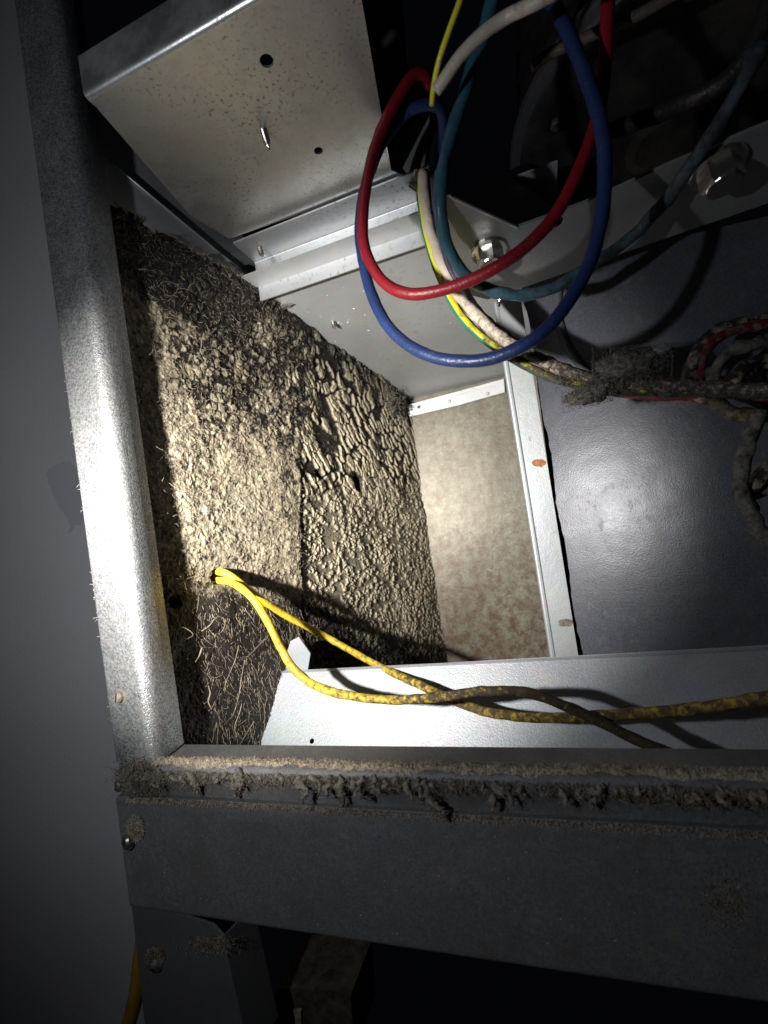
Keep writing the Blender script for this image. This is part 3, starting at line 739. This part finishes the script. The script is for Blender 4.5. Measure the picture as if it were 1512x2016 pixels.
# ------------------------------------------------------------------ wires
def wire(name, label, path, r, mat, lump=.06, seed=1, sides=12, group=None, step=3.0):
    """path: (px, py, Y) along the wire, r in working units"""
    if path[-1][0] > 1510 and path[-1][1] > 400:            # run on well past the edge of the view
        (xa_, ya_, Ya_), (xb_, yb_, Yb_) = path[-2:]; k_ = 420/max(40, xb_-xa_)
        path = path+[(xb_+420, yb_+(yb_-ya_)*k_*.5, Yb_-8)]
    P = spline([atY(x, y, Y) for x, y, Y in path], step)
    v, f = tube_data(P, r, sides, lump, seed); n = len(P)
    al = np.repeat(np.arange(n)/(n-1), sides); ar = np.tile((np.arange(sides)/sides), n)
    o = mesh_obj(name, v, f, mat, None, P[0], True, {'along': al, 'around': ar})
    return tag(o, label, 'wire', group)
RED = (.24, .011, .02); BLUE = (.016, .034, .115); TEAL = (.03, .095, .13); CREAM = (.62, .53, .43); YEL = (.66, .45, .03)
wire('red_wire', 'thick red wire hanging in the front loop, glossy at its lowest bend',
     [(1205, -70, 298), (1197, 0, 300), (1192, 110, 304), (1176, 230, 306), (1135, 345, 302), (1080, 440, 298), (1000, 512, 296), (905, 560, 298), (815, 579, 300), (757, 557, 304), (722, 500, 306), (714, 440, 308), (722, 360, 312), (742, 280, 316), (775, 205, 318), (812, 150, 322), (838, 150, 330), (846, 170, 340)], 3.9, wire_mat('red_insulation', RED, .22), .05, 3)
wire('blue_wire', 'long blue wire making the widest loop, its bottom crossing in front of the cable bundle',
     [(1055, -60, 286), (1085, 0, 286), (1120, 70, 286), (1155, 155, 288), (1182, 245, 290), (1191, 330, 292), (1182, 440, 292), (1150, 540, 290), (1085, 638, 288), (1010, 690, 288), (930, 711, 292), (845, 700, 298), (775, 655, 306), (732, 580, 312), (710, 480, 320), (713, 400, 326), (735, 320, 330), (765, 262, 332), (800, 222, 334), (845, 206, 338), (870, 225, 350), (872, 300, 380)], 4.0, wire_mat('blue_insulation', BLUE, .25), .06, 5)
wire('teal_wire', 'dusty teal wire curving below the left hex bolt and on behind the blue loop',
     [(985, -60, 272), (968, 0, 280), (945, 90, 284), (903, 220, 288), (874, 320, 288), (868, 410, 290), (884, 490, 308), (930, 552, 332), (1000, 580, 344), (1080, 570, 354), (1160, 525, 356), (1245, 465, 354), (1310, 395, 340), (1370, 310, 318), (1430, 220, 306), (1500, 90, 298)], 3.9, wire_mat('teal_insulation', TEAL, .42, (.022, .026, .032), wl=6, grad=(.25, .75, .16)), .22, 7)
wire('white_wire', 'cream white wire with black grime running down into the bundle',
     [(833, 340, 372), (836, 390, 370), (848, 455, 368), (873, 525, 366), (912, 592, 364), (970, 650, 360), (1040, 697, 356), (1130, 738, 352), (1215, 756, 350), (1330, 760, 348), (1560, 768, 344)], 4.0, wire_mat('cream_insulation', CREAM, .20, wl=3, grad=(.15, .5, .16)), .22, 9)
wire('earth_wire', 'green and yellow striped earth wire along the outer edge of the bundle',
     [(824, 340, 374), (829, 400, 372), (842, 475, 370), (872, 560, 368), (915, 632, 364), (980, 688, 360), (1050, 728, 356), (1110, 751, 352), (1200, 768, 350), (1330, 772, 350), (1560, 778, 346)], 3.0, wire_mat('green_yellow_insulation', (.02, .20, .13), .20, stripe=(.72, .66, .03), grad=(.18, .5, .2)), .1, 11)
MBK = wire_mat('black_wire_insulation', (.02, .019, .018), .5, (.13, .11, .085))
wire('black_wire', 'dull black wire lying between the cream wire and the striped wire',
     [(832, 340, 378), (838, 400, 376), (852, 480, 374), (884, 560, 372), (930, 628, 369), (1000, 684, 364), (1090, 730, 358), (1190, 758, 354), (1320, 766, 352), (1560, 772, 348)], 4.6, MBK, .25, 13)
wire('brown_wire', 'grimy brown wire dropping in a small dip below the bundle at far right',
     [(842, 345, 380), (848, 410, 378), (866, 490, 376), (900, 560, 374), (950, 626, 371), (1020, 680, 366), (1100, 722, 360), (1200, 752, 356), (1320, 772, 354), (1398, 790, 352), (1440, 812, 350), (1500, 820, 348), (1570, 818, 346)], 3.6, wire_mat('brown_insulation', (.07, .045, .028), .55, (.20, .155, .105), wl=9), .35, 15)
wire('small_red_wire', 'short showing length of grimy red wire under the cream wire and along the bundle bottom',
     [(850, 350, 384), (858, 430, 382), (890, 530, 380), (940, 610, 375), (990, 656, 368), (1035, 690, 364), (1100, 730, 362), (1200, 768, 358), (1290, 778, 354), (1380, 780, 352), (1450, 776, 350), (1560, 780, 346)], 3.0, wire_mat('grimy_red_insulation', (.26, .03, .03), .5, (.10, .08, .06)), .25, 17)
wire('purple_wire', 'thin violet wire between the cream wire and the teal wire',
     [(852, 350, 366), (856, 400, 364), (868, 470, 362), (886, 530, 362), (920, 590, 366), (960, 640, 370)], 2.2, wire_mat('violet_insulation', (.08, .05, .12), .3), .1, 19)
wire('upper_white_wire', 'pale blurred wire end sloping across the top behind the blue wire',
     [(858, 178, 252), (874, 158, 250), (905, 112, 246), (950, 66, 244), (1000, 32, 244), (1060, 2, 238), (1130, -40, 236)], 3.1, wire_mat('pale_insulation', (.45, .39, .32), .10, grad=(.1, .9, -.1)), .08, 21)
wire('upper_earth_wire', 'thin yellow-green wire coming down at top centre to the dark bracket',
     [(920, -50, 240), (906, 0, 240), (884, 60, 244), (864, 120, 250), (854, 170, 258), (850, 205, 268)], 1.6, wire_mat('yellow_green_insulation', (.02, .16, .10), .1, stripe=(.68, .62, .03)), .05, 23)
wire('crossing_wire', 'thin pale wire slanting across the black motor behind the blue and red loops',
     [(1046, 132, 322), (1080, 108, 322), (1130, 84, 320), (1200, 55, 318), (1275, 20, 316), (1340, -20, 314)], 3.2, wire_mat('tan_insulation', (.11, .085, .065), .4), .1, 25)
wire('grey_cable', 'dark grey cable sweeping across the black motor to the top right corner',
     [(1195, 262, 330), (1260, 238, 330), (1340, 205, 328), (1420, 165, 322), (1470, 110, 316), (1500, 50, 312), (1530, -30, 308)], 5.0, wire_mat('grey_cable_jacket', (.022, .021, .021), .3), .08, 27)
wire('dark_blue_tail', 'nearly black blue wire hooking behind the front bracket beside the red loop top',
     [(866, 150, 388), (858, 200, 388), (856, 260, 388), (852, 320, 388), (858, 375, 386)], 4.6, wire_mat('navy_insulation', (.012, .014, .03), .3), .1, 29)
yA = [(398, 1122, 356), (424, 1124, 343), (452, 1132, 341), (500, 1170, 354), (560, 1210, 385), (650, 1258, 418), (740, 1308, 400), (830, 1350, 366), (900, 1382, 350), (970, 1404, 337), (1060, 1413, 324), (1190, 1408, 310), (1320, 1400, 304), (1430, 1386, 298), (1600, 1362, 290)]
yB = [(398, 1138, 358), (426, 1142, 343), (456, 1147, 339), (497, 1178, 336), (530, 1230, 336), (556, 1282, 334), (592, 1330, 330), (650, 1361, 325), (750, 1377, 318), (850, 1374, 312), (950, 1361, 306), (1040, 1364, 306), (1115, 1391, 304), (1190, 1425, 303), (1255, 1458, 302), (1340, 1492, 302), (1420, 1530, 306)]
wire('yellow_wire', 'yellow wire leaving the insulation hole on the upper path, grimy to the right frame edge', yA, 3.2, wire_mat('yellow_insulation', YEL, .2, (.045, .030, .011), wl=4.5, grad=(.03, .5, .15)), .12, 31, group='yellow wires from the hole')
wire('yellow_wire', 'yellow wire sagging lower at left, turning black before it drops behind the rail', yB, 3.2, wire_mat('yellow_insulation_sooty', YEL, .2, (.016, .012, .008), wl=4, grad=(.06, .78, .27)), .14, 33, group='yellow wires from the hole')
wire('orange_cable', 'blurred orange-yellow cable outside, past the lower left corner plate', [(284, 1840, 330), (276, 1900, 330), (270, 1950, 332), (258, 2000, 334), (240, 2060, 336)], 7.0, wire_mat('orange_insulation', (.42, .22, .02), .1), .02, 35)
# coil and lint-coated leads at the right edge
wire('coiled_red_wire', 'red wire curling up out of the bundle at the right edge', [(1372, 762, 352), (1376, 730, 354), (1385, 695, 356), (1408, 668, 358), (1445, 650, 360), (1520, 636, 362), (1580, 632, 364)], 3.3, wire_mat('dim_red_insulation', (.12, .012, .016), .5, (.06, .05, .04)), .15, 37)
wire('coiled_black_wire', 'black wire curling outside the red one at the right edge', [(1352, 764, 352), (1364, 720, 356), (1386, 676, 360), (1425, 648, 362), (1480, 636, 364), (1580, 622, 366)], 4.2, MBK, .25, 39)
wire('coiled_grey_wire', 'furry grey wire curling inside the red one at the right edge', [(1402, 762, 350), (1410, 728, 352), (1430, 700, 354), (1470, 680, 356), (1580, 668, 360)], 3.6, M_DKLINT, .3, 41)
wire('inner_black_wire', 'innermost sooty wire of the coil at the right edge', [(1436, 762, 348), (1448, 736, 350), (1480, 716, 352), (1580, 706, 356)], 4.2, MBK, .4, 43)
wire('lint_coated_wire', 'grey wire furred with lint hanging down at the right edge below the bundle', [(1500, 812, 338), (1486, 845, 337), (1466, 888, 336), (1459, 940, 335), (1466, 985, 334), (1488, 1025, 333), (1525, 1062, 332)], 4.0, M_DKLINT, .4, 45)
wire('sooty_wire', 'black wire branching right from the hanging lint-coated wire', [(1462, 968, 340), (1480, 962, 340), (1505, 935, 340), (1570, 880, 340)], 4.2, MBK, .4, 47)
wire('stray_lead', 'dim brown lead behind the sooty wire at the right edge', [(1478, 974, 344), (1520, 962, 344), (1580, 958, 344)], 3.6, M_DKLINT, .3, 49)

# grime along the bundle and the two lint clumps caught on it
def clump(name, label, px, spread, n, rad, mat, Y):
    c = atY(*px, Y); it = []
    for k in range(n):
        a = rng.normal(size=2)*.5; a = np.clip(a, -1, 1); q = atY(px[0]+spread[0]*a[0], px[1]+spread[1]*a[1]+spread[2]*a[0], Y-abs(rng.normal(0, 4)))
        it.append((q, rng.normal(size=3), rng.uniform(1, 2.6), rng.normal(0, 5)))
    # a matted core
    t_ = thing(name, label, 'lint', tuple(c))
    N1, N2 = 40, 24; v = []; f = []
    for i in range(N1):
        for k in range(N2+1):
            a = i*math.tau/N1; b = -math.pi/2+math.pi*k/N2
            r = .78+.6*(float(fbm(np.array(math.cos(a)*math.cos(b)*2.6+5), np.array(math.sin(a)*math.cos(b)*2.6+math.sin(b)*2), 13, 4))-.5)*1.5
            q = atY(px[0]+spread[0]*r*math.cos(a)*math.cos(b), px[1]+(spread[1]*math.sin(a)+spread[2]*math.cos(a))*r*math.cos(b), Y+8*r*math.sin(b)); v.append(q)
    for i in range(N1):
        for k in range(N2):
            j = (i+1) % N1; f.append([i*(N2+1)+k, j*(N2+1)+k, j*(N2+1)+k+1, i*(N2+1)+k+1])
    o = mesh_obj('matted_core', v, f, mat, t_, c, True); o['kind'] = 'stuff'
    strands('lint_fuzz', it, mat, t_, tuple(c), rad, 4)
clump('lint_clump', 'dark fluffy lint clump caught on top of the wire bundle', (1245, 716), (78, 34, -6), 2600, .2, M_DKLINT, 350)
clump('lint_clump', 'grey ragged lint tuft hanging below the left end of the wire bundle', (1165, 774), (58, 24, -13), 1800, .2, M_DKLINT, 344)
it = []
for k in range(3000):
    x = rng.uniform(1090, 1540); p = atY(x, 742+ (x-1090)*.05+rng.normal(6, 8), 345+rng.uniform(-3, 10)); it.append((p, (rng.normal(), -.5, rng.normal()), rng.uniform(.8, 2.2), rng.normal(0, 4)))
o = strands('bundle_grime', it, M_DKLINT, None, tuple(atY(1300, 765, 345)), .22, 3); tag(o, 'greasy grey fuzz coating the horizontal wire bundle', 'lint')
